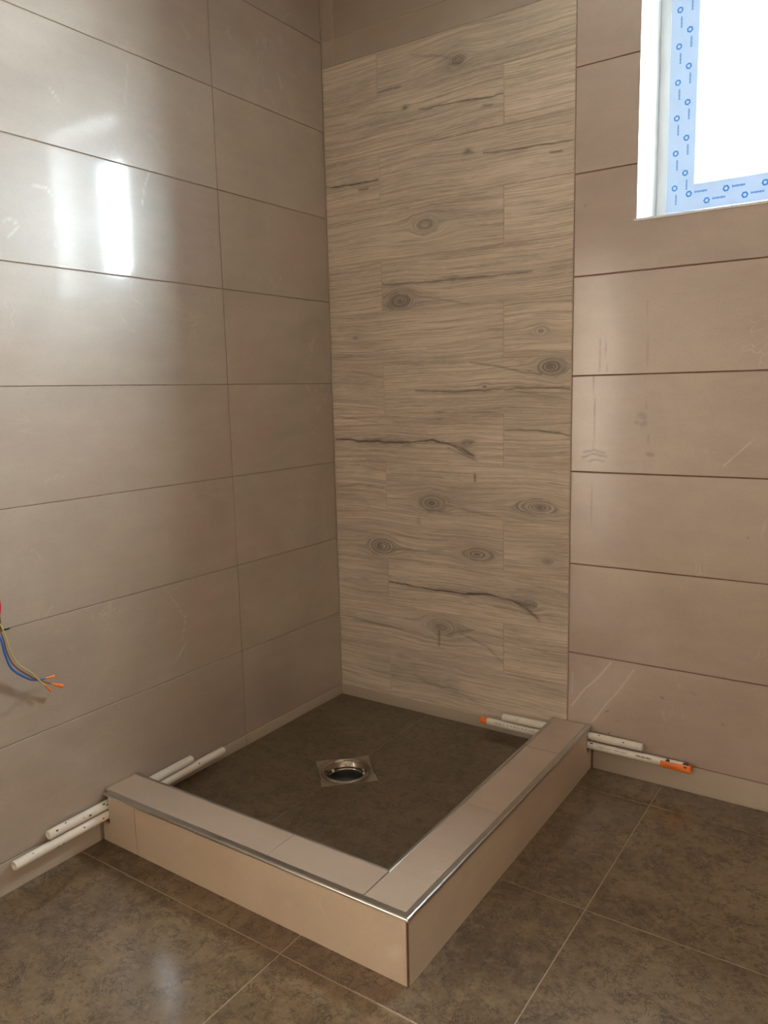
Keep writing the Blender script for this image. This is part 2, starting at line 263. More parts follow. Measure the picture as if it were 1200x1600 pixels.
PL=[([(1.184,1.774),(1.146,1.777),(1.130,1.762),(1.126,1.708),(1.131,1.637)],0.0036,0.40),([(1.269,1.678),(1.243,1.689),(1.232,1.669),(1.261,1.642)],0.0054,0.25),([(0.843,0.650),(0.786,0.565),(0.805,0.497)],0.0036,0.25),([(0.849,0.428),(0.764,0.507)],0.0027,0.25),([(0.848,1.787),(0.834,1.842),(0.810,1.890)],0.0054,0.25),([(0.941,1.985),(0.918,2.007)],0.0027,0.40),([(1.140,2.053),(1.076,1.981)],0.0022,0.30),([(0.667,2.334),(0.634,2.293)],0.0054,0.15),([(1.032,0.980),(1.031,0.880)],0.0022,0.20),([(1.313,0.659),(1.167,0.627)],0.0018,0.10),([(0.862,2.169),(0.885,2.032)],0.0054,0.12),]


def wall_tile(mb, to3, rect, mat, gap=0.0025, sides=(1, 1, 1, 1), step=None, kind='tile', marks=(), pales=(), tilt=0.0012, off=None):
    """one tile: front grid at d=0, tiny bevel, skirt to the grout; to3(u, v, d), d points out of the wall. sides = u0,v0,u1,v1 have a joint"""
    u0, v0, u1, v1 = rect; h = gap / 2; b = 0.0009
    ou0, ov0, ou1, ov1 = u0 + h * sides[0], v0 + h * sides[1], u1 - h * sides[2], v1 - h * sides[3]
    iu0, iv0, iu1, iv1 = ou0 + b * sides[0], ov0 + b * sides[1], ou1 - b * sides[2], ov1 - b * sides[3]
    if step is None: nu = nv = 1
    else: nu = max(1, int(round((iu1 - iu0) / step[0]))); nv = max(1, int(round((iv1 - iv0) / step[1])))
    uu = np.linspace(iu0, iu1, nu + 1); vv = np.linspace(iv0, iv1, nv + 1); U, V = np.meshgrid(uu, vv)
    U = U.ravel(); V = V.ravel(); tu, tv = (rng.rand(2) - 0.5) * 2 * tilt; cu, cv = (u0 + u1) / 2, (v0 + v1) / 2
    dep = lambda a, c: (a - cu) * tu + (c - cv) * tv
    o = rng.rand() * 30 if off is None else off
    mark = np.zeros(U.shape); pale = np.zeros(U.shape); G = V.copy()
    if kind == 'wood':
        mark = paint(U, V, [k for k in CR if u0 - .01 < np.mean([q[0] for q in k[0]]) < u1 + .01 and v0 < np.mean([q[1] for q in k[0]]) < v1], True)
        dl = np.zeros(U.shape)
        for uk, vk, a, st, e in KN:
            if not (u0 < uk < u1 and v0 < vk < v1): continue
            du = (U - uk) / e; dv = V - vk; r = np.hypot(du, dv) + 1e-6; ro = (vnoise(U, V, 40, 5) - .5) * a * .5; r2 = np.maximum(r + ro, a)
            outside = -dv * a * a / (r2 * r2) * 1.1; ins = -dv + (a - r) * 1.1
            dl += np.where(r + ro > a, outside * np.exp(-np.maximum(r - a, 0) / (a * 5)), ins)
            pale = np.maximum(pale, st * np.clip(1.7 - (r + ro) / a, 0, 1)); pale = np.maximum(pale, 0.6 * st * np.exp(-((r / (a * 2.3)) ** 2)))
            mark = np.maximum(mark, st * 0.75 * np.clip(1 - (r + ro) / (a * 0.42), 0, 1))
        G = V + dl + 0.004 * np.sin(U * 7 + o) + 0.0025 * np.sin(U * 17 + o * 2)
    elif step is not None:
        mark = paint(U, V, marks); pale = paint(U, V, pales)
    D = dep(U, V); vs = [to3(a, c, d) for a, c, d in zip(U, V, D)]; nU = nu + 1
    tp = [(a + o, g_, o) for a, g_ in zip(U, G)]
    fs = [(j * nU + i, j * nU + i + 1, (j + 1) * nU + i + 1, (j + 1) * nU + i) for j in range(nv) for i in range(nu)]
    # border loop
    loop = [i for i in range(nU)] + [j * nU + nu for j in range(1, nv + 1)] + [nv * nU + i for i in range(nu - 1, -1, -1)] + [j * nU for j in range(nv - 1, 0, -1)]
    ring1 = []; ring2 = []
    for idx in loop:
        a, c = U[idx], V[idx]
        a2 = ou0 if abs(a - iu0) < 1e-9 else ou1 if abs(a - iu1) < 1e-9 else a; c2 = ov0 if abs(c - iv0) < 1e-9 else ov1 if abs(c - iv1) < 1e-9 else c
        ring1.append((a2, c2, dep(a2, c2) - b)); ring2.append((a2, c2, -0.007))
    n0 = len(vs); n = len(loop); vs += [to3(*q) for q in ring1 + ring2]; tp += [(q[0] + o, q[1], o) for q in ring1 + ring2]
    for i in range(n):
        j = (i + 1) % n; fs += [(loop[j], loop[i], n0 + i, n0 + j), (n0 + j, n0 + i, n0 + n + i, n0 + n + j)]
    z = [0.0] * (2 * n); e = Vector(to3(0, 0, 0)); nn = (Vector(to3(1, 0, 0)) - e).cross(Vector(to3(0, 1, 0)) - e)
    if nn.dot(Vector(to3(0, 0, 1)) - e) < 0: fs = [f[::-1] for f in fs]
    mb.add(vs, fs, mat, tp, list(mark) + z, list(pale) + z)

def cut(rect, hole):
    """pieces of rect outside hole, with side flags (no joint on the cut lines between pieces)"""
    u0, v0, u1, v1 = rect; a0, b0, a1, b1 = hole
    if a0 >= u1 or a1 <= u0 or b0 >= v1 or b1 <= v0: return [(rect, (1, 1, 1, 1))]
    out = []; m0, m1 = max(u0, a0), min(u1, a1)
    if u0 < a0: out.append(((u0, v0, a0, v1), (1, 1, 0, 1)))
    if u1 > a1: out.append(((a1, v0, u1, v1), (0, 1, 1, 1)))
    sl, sr = (0 if u0 < a0 else 1), (0 if u1 > a1 else 1)
    if v0 < b0: out.append(((m0, v0, m1, b0), (sl, 1, sr, 1)))
    if v1 > b1: out.append(((m0, b1, m1, v1), (sl, 1, sr, 1)))
    return out

Z0, TH = 0.084, 0.30; CEIL = 2.75; XR = 2.75; YF = -3.5
WIN = (1.14, 1.73, 1.66, 2.49); GD = -0.0026
rows = [(Z0 + k * TH, min(Z0 + (k + 1) * TH, CEIL)) for k in range(9)]

# ------------------------------------------------------------------ left wall
LW = lambda u, v, d: (d, -u, v)
mb = MB(); JB = (1.374, 0.688, 1.50, 0.80); DO = (2.55, -1, 3.4, 2.1)      # cut-out for the junction box
for (u0, v0, u1, v1) in [(-.12, -.10, JB[0], CEIL), (JB[2], -.10, DO[0], CEIL), (DO[0], DO[3], DO[2], CEIL), (DO[2], -.10, -YF + .12, CEIL), (JB[0], -.10, JB[2], JB[1]), (JB[0], JB[3], JB[2], CEIL)]:
    mb.box((-.12, -u0, v0), (GD, -u1, v1), 'grout')
for a, c in rows:
    for u0, u1 in ((0, .5494), (.5494, 1.4494), (1.4494, 2.3494), (2.3494, 3.2494), (3.2494, 3.5)):
        near = u0 < 1.4; st = (.007, .007) if u0 == .5494 or (near and False) else None
        hl = DO if u1 > 2.5 else JB; ps = cut((u0, a, u1, c), hl)
        for r_, sd in ps:
            wall_tile(mb, LW, r_, 'tile', sides=sd, step=st if near else None, marks=ML, pales=PL, gap=.0026, off=u0 * 3 + a * 7 if len(ps) > 1 else None)
struct(mb.build('wall_left'))
mb = MB()
for u0, u1, z in ((0, .5494, .03), (.5494, 1.008, .03), (1.145, 1.4494, -.03), (1.4494, 2.50, -.03)):
    wall_tile(mb, LW, (u0, z, u1, Z0), 'strip', gap=.0026, tilt=0)
mb.box((-.02, 0, -.03), (GD - .0005, -1.0, Z0), 'grout'); mb.box((-.02, -1.15, -.03), (GD - .0005, -2.5, Z0), 'grout')
struct(mb.build('baseboard_left'))

# ------------------------------------------------------------------ back wall: wood-look panel, then taupe tiles round the window
BW = lambda u, v, d: (u, -d, v)
mb = MB()
for (u0, v0, u1, v1) in [(-.12, -.10, .95, CEIL), (.95, -.10, WIN[0], CEIL), (WIN[2], -.10, XR + .12, CEIL), (WIN[0], -.10, WIN[2], WIN[1]), (WIN[0], WIN[3], WIN[2], CEIL)]:
    mb.box((u0, .0017 if u1 <= .95 else -GD, v0), (u1, .262, v1), 'grout_pale' if u1 <= .95 else 'grout_brown')
for i in range(13):
    a, c = .0869 + .1803 * i, .0869 + .1803 * (i + 1); j = .2385 if i % 2 == 0 else .7165
    if i == 12: c = 2.397
    for u0, u1 in ((0, j), (j, .9495)):
        wall_tile(mb, BW, (u0 + (.001 if u0 == 0 else 0), a, u1, c), 'wood', gap=.0031, step=(.004, .0022), kind='wood', tilt=.0008)
for u0, u1 in ((0.001, .055), (.055, .9495)):
    wall_tile(mb, BW, (u0, 2.397, u1, 2.484), 'tile', gap=.0022); wall_tile(mb, BW, (u0, 2.484, u1, CEIL), 'tile', gap=.0022)
for k, (a, c) in enumerate(rows):
    for u0, u1 in ((.9505, 1.85), (1.85, 2.75)):
        ps = cut((u0, a, u1, c), WIN)
        for r_, sd in ps:
            wall_tile(mb, BW, r_, 'tile_back', sides=sd, step=(.0045, .0045) if (u0 < 1 and k < 6) else None, marks=MR, pales=PR, gap=.0042 if k < 6 else .003,
                      tilt=0 if len(ps) > 1 else .0012, off=(k * 3.7 if len(ps) > 1 else None))
struct(mb.build('wall_back'))
mb = MB()
mb.box((0, .02, -.03), (.9, -GD + .0005, .0869), 'grout'); mb.box((1.04, .02, -.03), (XR, -GD + .0005, Z0), 'grout')
for u0, u1, z, t in ((0, .7194, .03, .0869), (.7194, .9, .03, .0869), (1.04, 1.94, -.03, Z0), (1.94, XR, -.03, Z0)):
    wall_tile(mb, BW, (u0, z, u1, t), 'strip', gap=.0026, tilt=0)
struct(mb.build('baseboard_back'))

# ------------------------------------------------------------------ right wall, front wall with doorway, ceiling
mb = MB(); RW = lambda u, v, d: (XR - d, -u, v)
mb.box((XR - GD, .02, -.10), (XR + .12, YF - .3, CEIL), 'grout')
for a, c in [(0, Z0)] + rows:
    for u0, u1 in ((0, .9), (.9, 1.8), (1.8, 2.7), (2.7, 3.5)): wall_tile(mb, RW, (u0, a, u1, c), 'tile_dark')
struct(mb.build('wall_right'))
mb = MB()
mb.box((-.12, YF, -.10), (XR + .12, YF - .32, CEIL), 'cement')
struct(mb.build('wall_front'))
mb = MB()
for a, c in (((2.50, 0), (2.56, 2.14)), ((3.39, 0), (3.45, 2.14)), ((2.56, 2.08), (3.39, 2.14))): mb.box((-.13, -a[0], a[1]), (.012, -c[0], c[1]), 'pvc')
struct(mb.build('door_1'))
mb = MB(); mb.box((-.12, .3, CEIL), (XR + .12, YF - .32, CEIL + .1), 'ceiling'); struct(mb.build('ceiling'))
mb = MB(); mb.box((-1.5, -2.3, -.1), (-.12, -2.2, 2.5), 'plaster'); mb.box((-1.5, YF - .3, -.1), (-.12, YF - .2, 2.5), 'plaster'); mb.box((-1.6, -2.2, -.1), (-1.5, YF - .3, 2.5), 'plaster'); mb.box((-1.6, -2.2, 2.4), (-.12, YF - .3, 2.5), 'plaster'); mb.box((-.13, YF, -.1), (-.12, YF-.3, 2.5), 'plaster'); struct(mb.build('wall_hall'))

# ------------------------------------------------------------------ floor (falls very slightly towards the front right)
FL = lambda u, v, d: (u, v, d)
def sag(v):
    v = v.copy(); k = np.clip(-v[:, 1], 0, 1.6) * np.clip(v[:, 0], 0, 1.6); v[:, 2] -= .0085 * k * (v[:, 2] < .02); return v
CO, CX = -1.139, 1.036; hole = (-1, CO + .008, CX - .008, .5)
mb = MB(); xs = [0, .735, 1.265, 1.795, 2.325, XR]; ys = [YF, -2.815, -2.28, -1.745, -1.211, -.697, -.140, 0]
for u0, u1 in zip(xs[:-1], xs[1:]):
    for v0, v1 in zip(ys[:-1], ys[1:]):
        o_ = rng.rand() * 30
        for r_, sd in cut((u0, v0, u1, v1), hole): wall_tile(mb, FL, r_, 'floor', sides=sd, gap=.0034, off=o_, tilt=0, step=(.09, .09))
for (u0, v0, u1, v1), _ in cut((0, YF - .12, XR, 0), hole):
    gx = np.linspace(u0, u1, 12); gy = np.linspace(v0, v1, 12)
    for i in range(11):
        for j in range(11): mb.add([(gx[i], gy[j], -.0014), (gx[i + 1], gy[j], -.0014), (gx[i + 1], gy[j + 1], -.0014), (gx[i], gy[j + 1], -.0014)], [(0, 1, 2, 3)], 'grout_light')
mb.box((-.12, .3, -.16), (XR + .12, YF - .32, -.06), 'mortar'); mb.box((-1.5, -2.3, -.16), (.0, YF - .3, -.0015), 'floor')
struct(mb.build('floor', warp=sag))

# ------------------------------------------------------------------ window
def ring(mb, u0, v0, u1, v1, w, y0, y1, mat):
    mb.box((u0, y0, v0), (u0 + w, y1, v1), mat); mb.box((u1 - w, y0, v0), (u1, y1, v1), mat)
    mb.box((u0 + w, y0, v0), (u1 - w, y1, v0 + w), mat); mb.box((u0 + w, y0, v1 - w), (u1 - w, y1, v1), mat)
u0, v0, u1, v1 = WIN
mb = MB(); ring(mb, u0 + .0005, v0 + .0005, u1 - .0005, v1 - .0005, .032, .195, .262, 'pvc')
wobj = struct(mb.build('window_1', bevel=.002, loc=(u0, .2, v0)))
def wpart(mb, name, **kw):
    o = mb.build(name, parent=wobj, **kw); return o
mb = MB(); ring(mb, u0 + .03, v0 + .03, u1 - .03, v1 - .03, .088, .185, .255, 'pvc'); sash = wpart(mb, 'window_sash', bevel=.003)
mb = MB(); mb.box((u0 + .112, .222, v0 + .112), (u1 - .112, .226, v1 - .112), 'glass'); wpart(mb, 'window_pane')
mb = MB(); ring(mb, u0 + .034, v0 + .034, u1 - .034, v1 - .034, .079, .1836, .1845, 'film'); film = wpart(mb, 'protective_film')
def hexlogo(mb, cx, cz, s, rot, mat='ink'):
    ro, ri = s, s * .52; n = 6; vs = []
    for r_ in (ro, ri):
        for k in range(n):
            a = k * math.pi * 2 / n + math.pi / 6; x, z = r_ * math.cos(a) * 1.0, r_ * math.sin(a)
            vs.append((cx + x * math.cos(rot) - z * math.sin(rot), .1832, cz + x * math.sin(rot) + z * math.cos(rot)))
    mb.add(vs, [(k, (k + 1) % n, n + (k + 1) % n, n + k) for k in range(n)], mat)
def word(mb, cx, cz, L, h, vertical, mat='ink'):
    n = 9; w = L / n
    for k in range(n):
        hh = h * (0.75 + .25 * ((k * 7) % 3 == 0)); t = -L / 2 + w * (k + .5); lw = w * .36
        if vertical: q = [(cx - hh / 2, cz + t - lw), (cx + hh / 2, cz + t - lw), (cx + hh / 2, cz + t + lw), (cx - hh / 2, cz + t + lw)]
        else: q = [(cx + t - lw, cz - hh / 2), (cx + t + lw, cz - hh / 2), (cx + t + lw, cz + hh / 2), (cx + t - lw, cz + hh / 2)]
        mb.add([(a, .1832, c_) for a, c_ in q], [(0, 1, 2, 3)], mat)
def stepline(mb, pts, w, mat='ink_grey'):
    for (a, b_), (c_, d_) in zip(pts[:-1], pts[1:]):
        x0, x1 = sorted((a, c_)); z0, z1 = sorted((b_, d_)); mb.add([(x0 - w, .1833, z0 - w), (x1 + w, .1833, z0 - w), (x1 + w, .1833, z1 + w), (x0 - w, .1833, z1 + w)], [(0, 1, 2, 3)], mat)
mb = MB()
for side in (0, 1):
    for k in range(7):
        z = v0 + .150 + k * .100; xa, xb = (u0 + .0875, u0 + .058) if side == 0 else (u1 - .060, u1 - .090)
        if z < v1 - .05:
            hexlogo(mb, xa, z, .0095, .2); word(mb, xa + .005, z - .034, .030, .0058, True)
            stepline(mb, [(xa, z + .012), (xa, z + .020), (xa + .012, z + .020), (xa + .012, z + .050)], .0004)
            stepline(mb, [(xb, z - .028), (xb, z - .018), (xa - .012, z - .018), (xa - .012, z - .002)], .0004)
        if z - .04 < v1 - .05:
            hexlogo(mb, xb, z - .040, .0095, .2); word(mb, xb + .005, z - .074, .030, .0058, True)
    for k in range(4):
        x = u0 + .100 + k * .105; za, zb = (v0 + .088, v0 + .062) if side == 0 else (v1 - .084, v1 - .058)
        hexlogo(mb, x, za, .0098, .6); word(mb, x + .034, za + .003, .036, .0065, False)
        if x + .11 < u1 - .05:
            hexlogo(mb, x + .052, zb, .0098, .6); word(mb, x + .086, zb + .003, .036, .0065, False); stepline(mb, [(x + .012, za - .014), (x + .012, zb), (x + .038, zb)], .0004)
fm = mb.build('printed_logos', parent=wobj); fm.parent = film
# plastered reveal and the thin white profile under the opening
mb = MB()
mb.box((u0 - .001, .0, v0 - .0), (u0 + .0004, .20, v1), 'plaster'); mb.box((u1 + .001, .0, v0), (u1 - .0004, .20, v1), 'plaster')
mb.box((u0, .0, v1 + .001), (u1, .20, v1 - .0004), 'plaster'); mb.box((u0, .0, v0 - .001), (u1, .20, v0 + .0004), 'plaster')
struct(mb.build('trim_1'))
mb = MB(); mb.box((u0 - .008, -.0035, v0 - .006), (u1 + .008, .01, v0 + .0012), 'pvc'); struct(mb.build('trim_2', bevel=.0008))

# ------------------------------------------------------------------ shower curb
CI, CXI, CT, TZ = -1.012, .903, .1464, .0463
def cw(v):
    v = v.copy(); k = np.clip(-v[:, 1], 0, 1.2) * np.clip(v[:, 0], 0, 1.1) / 1.18
    v[:, 2] += np.where(v[:, 2] > .1, .0045 * k, 0) - np.where(v[:, 2] < .02, .0105 * k, 0); return v
curb = thing('shower_curb', 'low L-shaped shower curb clad in beige tiles with metal edge strips', 'shower curb')
mb = MB()       # masonry core with a slot for the pipes along each wall
mb.box((.048, CO + .009, -.02), (CXI + .004, CI - .009, CT - .009), 'mortar'); mb.box((.002, CO + .009, -.02), (.048, CI - .009, .058), 'mortar'); mb.box((.002, CO + .009, .132), (.048, CI - .009, CT - .009), 'mortar')
mb.box((CXI + .009, CO + .009, -.02), (CX - .009, -.048, CT - .009), 'mortar'); mb.box((CXI + .009, -.048, -.02), (CX - .009, -.004, .068), 'mortar'); mb.box((CXI + .009, -.048, .134), (CX - .009, -.004, CT - .009), 'mortar')
mb.build('curb_core', curb, warp=cw)
def slab(mb, to3, rect, poly_cut=None, mat='curbtop', t=.008, gap=.0016, step=.05):
    wall_tile(mb, to3, rect, mat, gap=gap, tilt=0, step=(step, step))
FR = lambda u, v, d: (u, CO - d, v)
mb = MB()       # front face: cut piece with a notch for the pipes, then three tiles
notch = (-.5, .058, .036, .5)
o_ = 3.3
for r_, sd in cut((.003, -.03, .148, CT - .001), notch): wall_tile(mb, FR, r_, 'curb', gap=.0016, sides=sd, tilt=0, off=o_, step=(.05, .05))
wall_tile(mb, FR, (.148, -.03, CX - .0035, CT - .001), 'curb', gap=.0018, tilt=0, step=(.03, .03), pales=[([(.37, .14), (.352, .07), (.345, .0)], .0022, .35), ([(.93, .13), (.985, .08), (1.01, .045)], .0022, .45), ([(.66, .045), (.70, .06)], .002, .3)])
mb.build('front_panel', curb, warp=cw)
SR = lambda u, v, d: (CX + d, u, v)
mb = MB()
for r_, sd in cut((CO + .0035, -.03, -.002, CT - .001), (-.045, .068, .5, .134)): wall_tile(mb, SR, r_, 'curb', gap=.0016, sides=sd, tilt=0, off=9.1, step=(.05, .05))
mb.build('side_panel', curb, warp=cw)
mb = MB()
IL = lambda u, v, d: (u, CI + d, v); IR = lambda u, v, d: (CXI - d, u, v)
for r_, sd in cut((.003, TZ - .01, CXI - .001, CT - .001), (-.5, .058, .045, .134)): wall_tile(mb, lambda u, v, d: IL(u, v, d), r_, 'curb', gap=.0016, sides=sd, tilt=0, off=5.0)
for r_, sd in cut((CI + .001, TZ - .01, -.002, CT - .001), (-.045, .068, .5, .134)): wall_tile(mb, IR, r_, 'curb', gap=.0016, sides=sd, tilt=0, off=6.0)
mb.build('inner_panel', curb, warp=cw)
TP = lambda u, v, d: (u, v, CT + d)
mb = MB()
slab(mb, TP, (.002, CO + .017, .62, CI - .006)); slab(mb, TP, (.62, CO + .017, CXI + .006, CI - .006))
slab(mb, TP, (CXI + .007, CO + .017, CX - .015, -.655)); slab(mb, TP, (CXI + .007, -.655, CX - .015, -.253)); slab(mb, TP, (CXI + .007, -.253, CX - .015, -.003))
mb.build('top_tiles', curb, warp=cw)
def trim(name, a, b, nx, ny, w, h, mat='chrome', miter0=0, miter1=0):
    """metal edge strip from a to b on the curb top; (nx, ny) points outwards"""
    prof = [(-w, .0006), (-w + .002, .0018), (-.004, .0016), (-.001, .0), (.0, -.002), (.0, -h), (-.003, -h), (-.004, -.003), (-w, -.003)]
    mb = MB(); K = 24; L = math.hypot(b[0] - a[0], b[1] - a[1]); tx, ty = (b[0] - a[0]) / L, (b[1] - a[1]) / L; vs = []
    for k in range(K + 1):
        for o, z in prof:
            t = L * k / K
            if k == 0: t += miter0 * o
            if k == K: t -= miter1 * o
            vs.append((a[0] + tx * t + nx * o, a[1] + ty * t + ny * o, CT + z))
    n = len(prof); fs = [(k * n + i, k * n + (i + 1) % n, (k + 1) * n + (i + 1) % n, (k + 1) * n + i) for k in range(K) for i in range(n)]
    fs += [tuple(range(n)), tuple(K * n + i for i in range(n - 1, -1, -1))]; mb.add(vs, fs, mat); return mb.build(name, curb, warp=cw)
trim('edge_strip', (.030, CO - .002), (CX + .002, CO - .002), 0, -1, .019, .006, miter1=-1)
trim('edge_strip', (CX + .002, CO - .002), (CX + .002, -.004), 1, 0, .017, .006, miter0=-1)
trim('edge_strip', (.004, CI + .002), (CXI - .002, CI + .002), 0, 1, .010, .006, miter1=1)
trim('edge_strip', (CXI - .002, CI + .002), (CXI - .002, -.004), -1, 0, .012, .006, miter0=1)
mb = MB(); mb.box((CX - .0035, CO, -.03), (CX - .0002, CO + .0035, CT - .004), 'trimbrown'); eb = mb.build('corner_joint', curb, warp=cw); eb['label'] = 'dark brown mitred corner joint'

# ------------------------------------------------------------------ shower tray with floor drain
DC = (.407, -.519); DR = .122
tray = thing('shower_tray', 'raised brown stone tiled shower floor inside the curb', 'shower floor', (0, 0, 0))
mb = MB(); x0, x1, y0, y1 = .004, CXI - .008, CI + .008, -.004; g_ = .0014; e = DR + .002
def fan(sx, sy):
    X = x0 if sx < 0 else x1; Y = y0 if sy < 0 else y1; cx, cy = DC[0] + sx * g_, DC[1] + sy * g_
    poly = [(cx + sx * (e - g_), cy), (X, cy), (X, Y), (cx, Y), (cx, cy + sy * (e - g_))]
    if sx * sy < 0: poly = poly[::-1]
    off = rng.rand() * 20; vs = [(a, c_, TZ) for a, c_ in poly] + [(a, c_, TZ - .008) for a, c_ in poly]; n = 5
    mb.add(vs, [tuple(range(n))] + [((i + 1) % n, i, n + i, n + (i + 1) % n) for i in range(n)], 'tray', [(a + off, c_, off) for a, c_, _ in vs])
for sx in (-1, 1):
    for sy in (-1, 1): fan(sx, sy)
mb.build('tray_tiles', tray)
mb = MB(); gz = TZ - .0012        # grout bed with an opening for the drain, as a ring of quads round it
K = 32; circ = [(DC[0] + .098 * math.cos(2 * math.pi * k / K), DC[1] + .098 * math.sin(2 * math.pi * k / K), gz) for k in range(K)]
def boxpt(a):
    dx, dy = math.cos(a), math.sin(a); t = min(((x1 - DC[0]) if dx > 0 else (x0 - DC[0])) / dx if abs(dx) > 1e-6 else 9, ((y1 - DC[1]) if dy > 0 else (y0 - DC[1])) / dy if abs(dy) > 1e-6 else 9)
    return (DC[0] + dx * t, DC[1] + dy * t, gz)
angs = sorted([2 * math.pi * k / K for k in range(K)]); outer = [boxpt(a) for a in angs]
mb.add(circ + outer, [(k, K + k, K + (k + 1) % K, (k + 1) % K) for k in range(K)], 'grout_light'); mb.build('tray_grout', tray)

drain = thing('floor_drain', 'round open steel floor drain in a square plate set diagonally in the shower floor', 'floor drain', (DC[0], DC[1], TZ - .002))
def lathe(mb, prof, mat, n=48, c=(0, 0, 0)):
    vs = []; fs = []
    for r_, z in prof:
        for k in range(n): a = 2 * math.pi * k / n; vs.append((c[0] + r_ * math.cos(a), c[1] + r_ * math.sin(a), c[2] + z))
    for i in range(len(prof) - 1):
        for k in range(n): fs.append((i * n + k, i * n + (k + 1) % n, (i + 1) * n + (k + 1) % n, (i + 1) * n + k))
    mb.add(vs, fs, mat, smooth=True)
dc = (DC[0], DC[1], TZ)
mb = MB(); n = 64; vs = []   # square plate with a round hole
for k in range(n):
    a = 2 * math.pi * k / n; vs.append((dc[0] + .079 * math.cos(a), dc[1] + .079 * math.sin(a), TZ - .003))
for k in range(n):
    a = 2 * math.pi * k / n; t = DR / (abs(math.cos(a)) + abs(math.sin(a))); vs.append((dc[0] + t * math.cos(a), dc[1] + t * math.sin(a), TZ - .0008))
for k in range(n):
    a = 2 * math.pi * k / n; t = DR / (abs(math.cos(a)) + abs(math.sin(a))); vs.append((dc[0] + t * math.cos(a), dc[1] + t * math.sin(a), TZ - .008))
mb.add(vs, [(k, n + k, n + (k + 1) % n, (k + 1) % n) for k in range(n)] + [(n + k, 2 * n + k, 2 * n + (k + 1) % n, n + (k + 1) % n) for k in range(n)], 'dull'); mb.build('drain_plate', drain)
mb = MB(); lathe(mb, [(.080, -.004), (.080, .0005), (.078, .0020), (.076, .0015), (.0755, -.002), (.070, -.003), (.069, -.0005), (.067, -.001), (.066, -.022), (.063, -.026), (.062, -.03)], 'steel', c=dc); mb.build('drain_rim', drain)
mb = MB(); lathe(mb, [(.0655, -.020), (.062, -.030), (.060, -.044), (.057, -.062), (.040, -.070), (.0005, -.072)], 'greyp', c=dc); lathe(mb, [(.030, -.0715), (.030, -.060), (.026, -.058), (.0005, -.058)], 'black', c=dc); db = mb.build('drain_bowl', drain); db['label'] = 'dark grey plastic bowl'
for k in range(3):
    mb = MB(); a = .9 + k * 2.1; lathe(mb, [(.0005, .004), (.004, .003), (.0045, -.004), (.0005, -.006)], 'pipe', n=12, c=(dc[0] + .060 * math.cos(a), dc[1] + .060 * math.sin(a), TZ - .020))
    mb.build('drain_lug', drain)

# ------------------------------------------------------------------ pipes
def tube_mb(mb, path, r, mat, n=16, inner=None, caps=True):
    P = [Vector(q) for q in path]; vs = []; fs = []; prev = None; rings = []
    for i, q in enumerate(P):
        t = (P[min(i + 1, len(P) - 1)] - P[max(i - 1, 0)]).normalized()
        if prev is None: a = t.orthogonal().normalized()
        else: a = (prev - t * prev.dot(t)).normalized()
        prev = a; b_ = t.cross(a); rings.append((q, a, b_))
    def addring(q, a, b_, rr):
        s0 = len(vs)
        for k in range(n): w = 2 * math.pi * k / n; vs.append(tuple(q + a * rr * math.cos(w) + b_ * rr * math.sin(w)))
        return s0
    R_ = [r] * len(P) if not hasattr(r, '__len__') else r
    idx = [addring(*rg, rr) for rg, rr in zip(rings, R_)]
    if inner: idx = [addring(*rings[0], inner)] + idx + [addring(*rings[-1], inner)]; d = (P[-1] - P[0]).normalized() * .05; ra = rings[-1]; rb = rings[0]; idx = [addring(rb[0] + d, rb[1], rb[2], inner)] + idx + [addring(ra[0] - d, ra[1], ra[2], inner)]
    for s0, s1 in zip(idx[:-1], idx[1:]):
        for k in range(n): fs.append((s0 + k, s0 + (k + 1) % n, s1 + (k + 1) % n, s1 + k))
    if caps: fs += [tuple(idx[0] + k for k in range(n - 1, -1, -1)), tuple(idx[-1] + k for k in range(n))]
    mb.add(vs, fs, mat, smooth=True)
PR_ = .0128
def pipe(a, b, label, group, specks):
    t = thing('water_pipe', label, 'pipe', a, group); mb = MB(); A, B = Vector(a), Vector(b)
    tube_mb(mb, [A, A.lerp(B, .003), A.lerp(B, .5), A.lerp(B, .997), B], [PR_ - .0008, PR_, PR_, PR_, PR_ - .0008], 'pipe', 24, inner=.0078); mb.build('pipe_tube', t)
    if specks:
        dirn = (B - A).normalized(); n1 = Vector((1, 0, 0)) if abs(dirn.x) < .5 else Vector((0, -1, 0))
        for s, w, ang in specks:
            mb = MB(); c0 = A + dirn * s; rad = (n1 * math.cos(ang) + Vector((0, 0, 1)) * math.sin(ang)); tn = dirn.cross(rad)
            hw = min(w, .004) * .45; hl = w
            vs = []
            for i in range(5):
                for j in range(2):
                    ph = ang + (i - 2) / 2 * hw / PR_ * 1.3; rr = (n1 * math.cos(ph) + Vector((0, 0, 1)) * math.sin(ph)); wj = hl * (1 - abs(i - 2) * .22)
                    vs.append(tuple(c0 + dirn * (wj if j else -wj) + rr * (PR_ + .0002)))
            mb.add(vs, [(2 * i, 2 * i + 1, 2 * i + 3, 2 * i + 2) for i in range(4)], 'dirt')
            mb.build('dirt_speck', t)
    return t
lx, ry = .0185, .0185
gl_, gr_ = 'pipe pair along the left wall', 'pipe pair along the back wall'
pipe((lx, -1.315, .1065), (lx, -.815, .1105), 'upper white plastic pipe running through the curb along the left wall', gl_, [(.02, .004, .6), (.168, .004, .9), (.176, .003, .4), (.05, .003, 1.2), (.10, .002, .3), (.12, .005, .1)])
pipe((lx + .003, -1.417, .0755), (lx + .003, -.681, .0860), 'lower and longer white plastic pipe along the left wall under the other one', gl_, [(.20, .003, .5), (.12, .006, -.7), (.135, .003, -.6), (.26, .003, .2), (.62, .003, .6), (.05, .002, .9)])
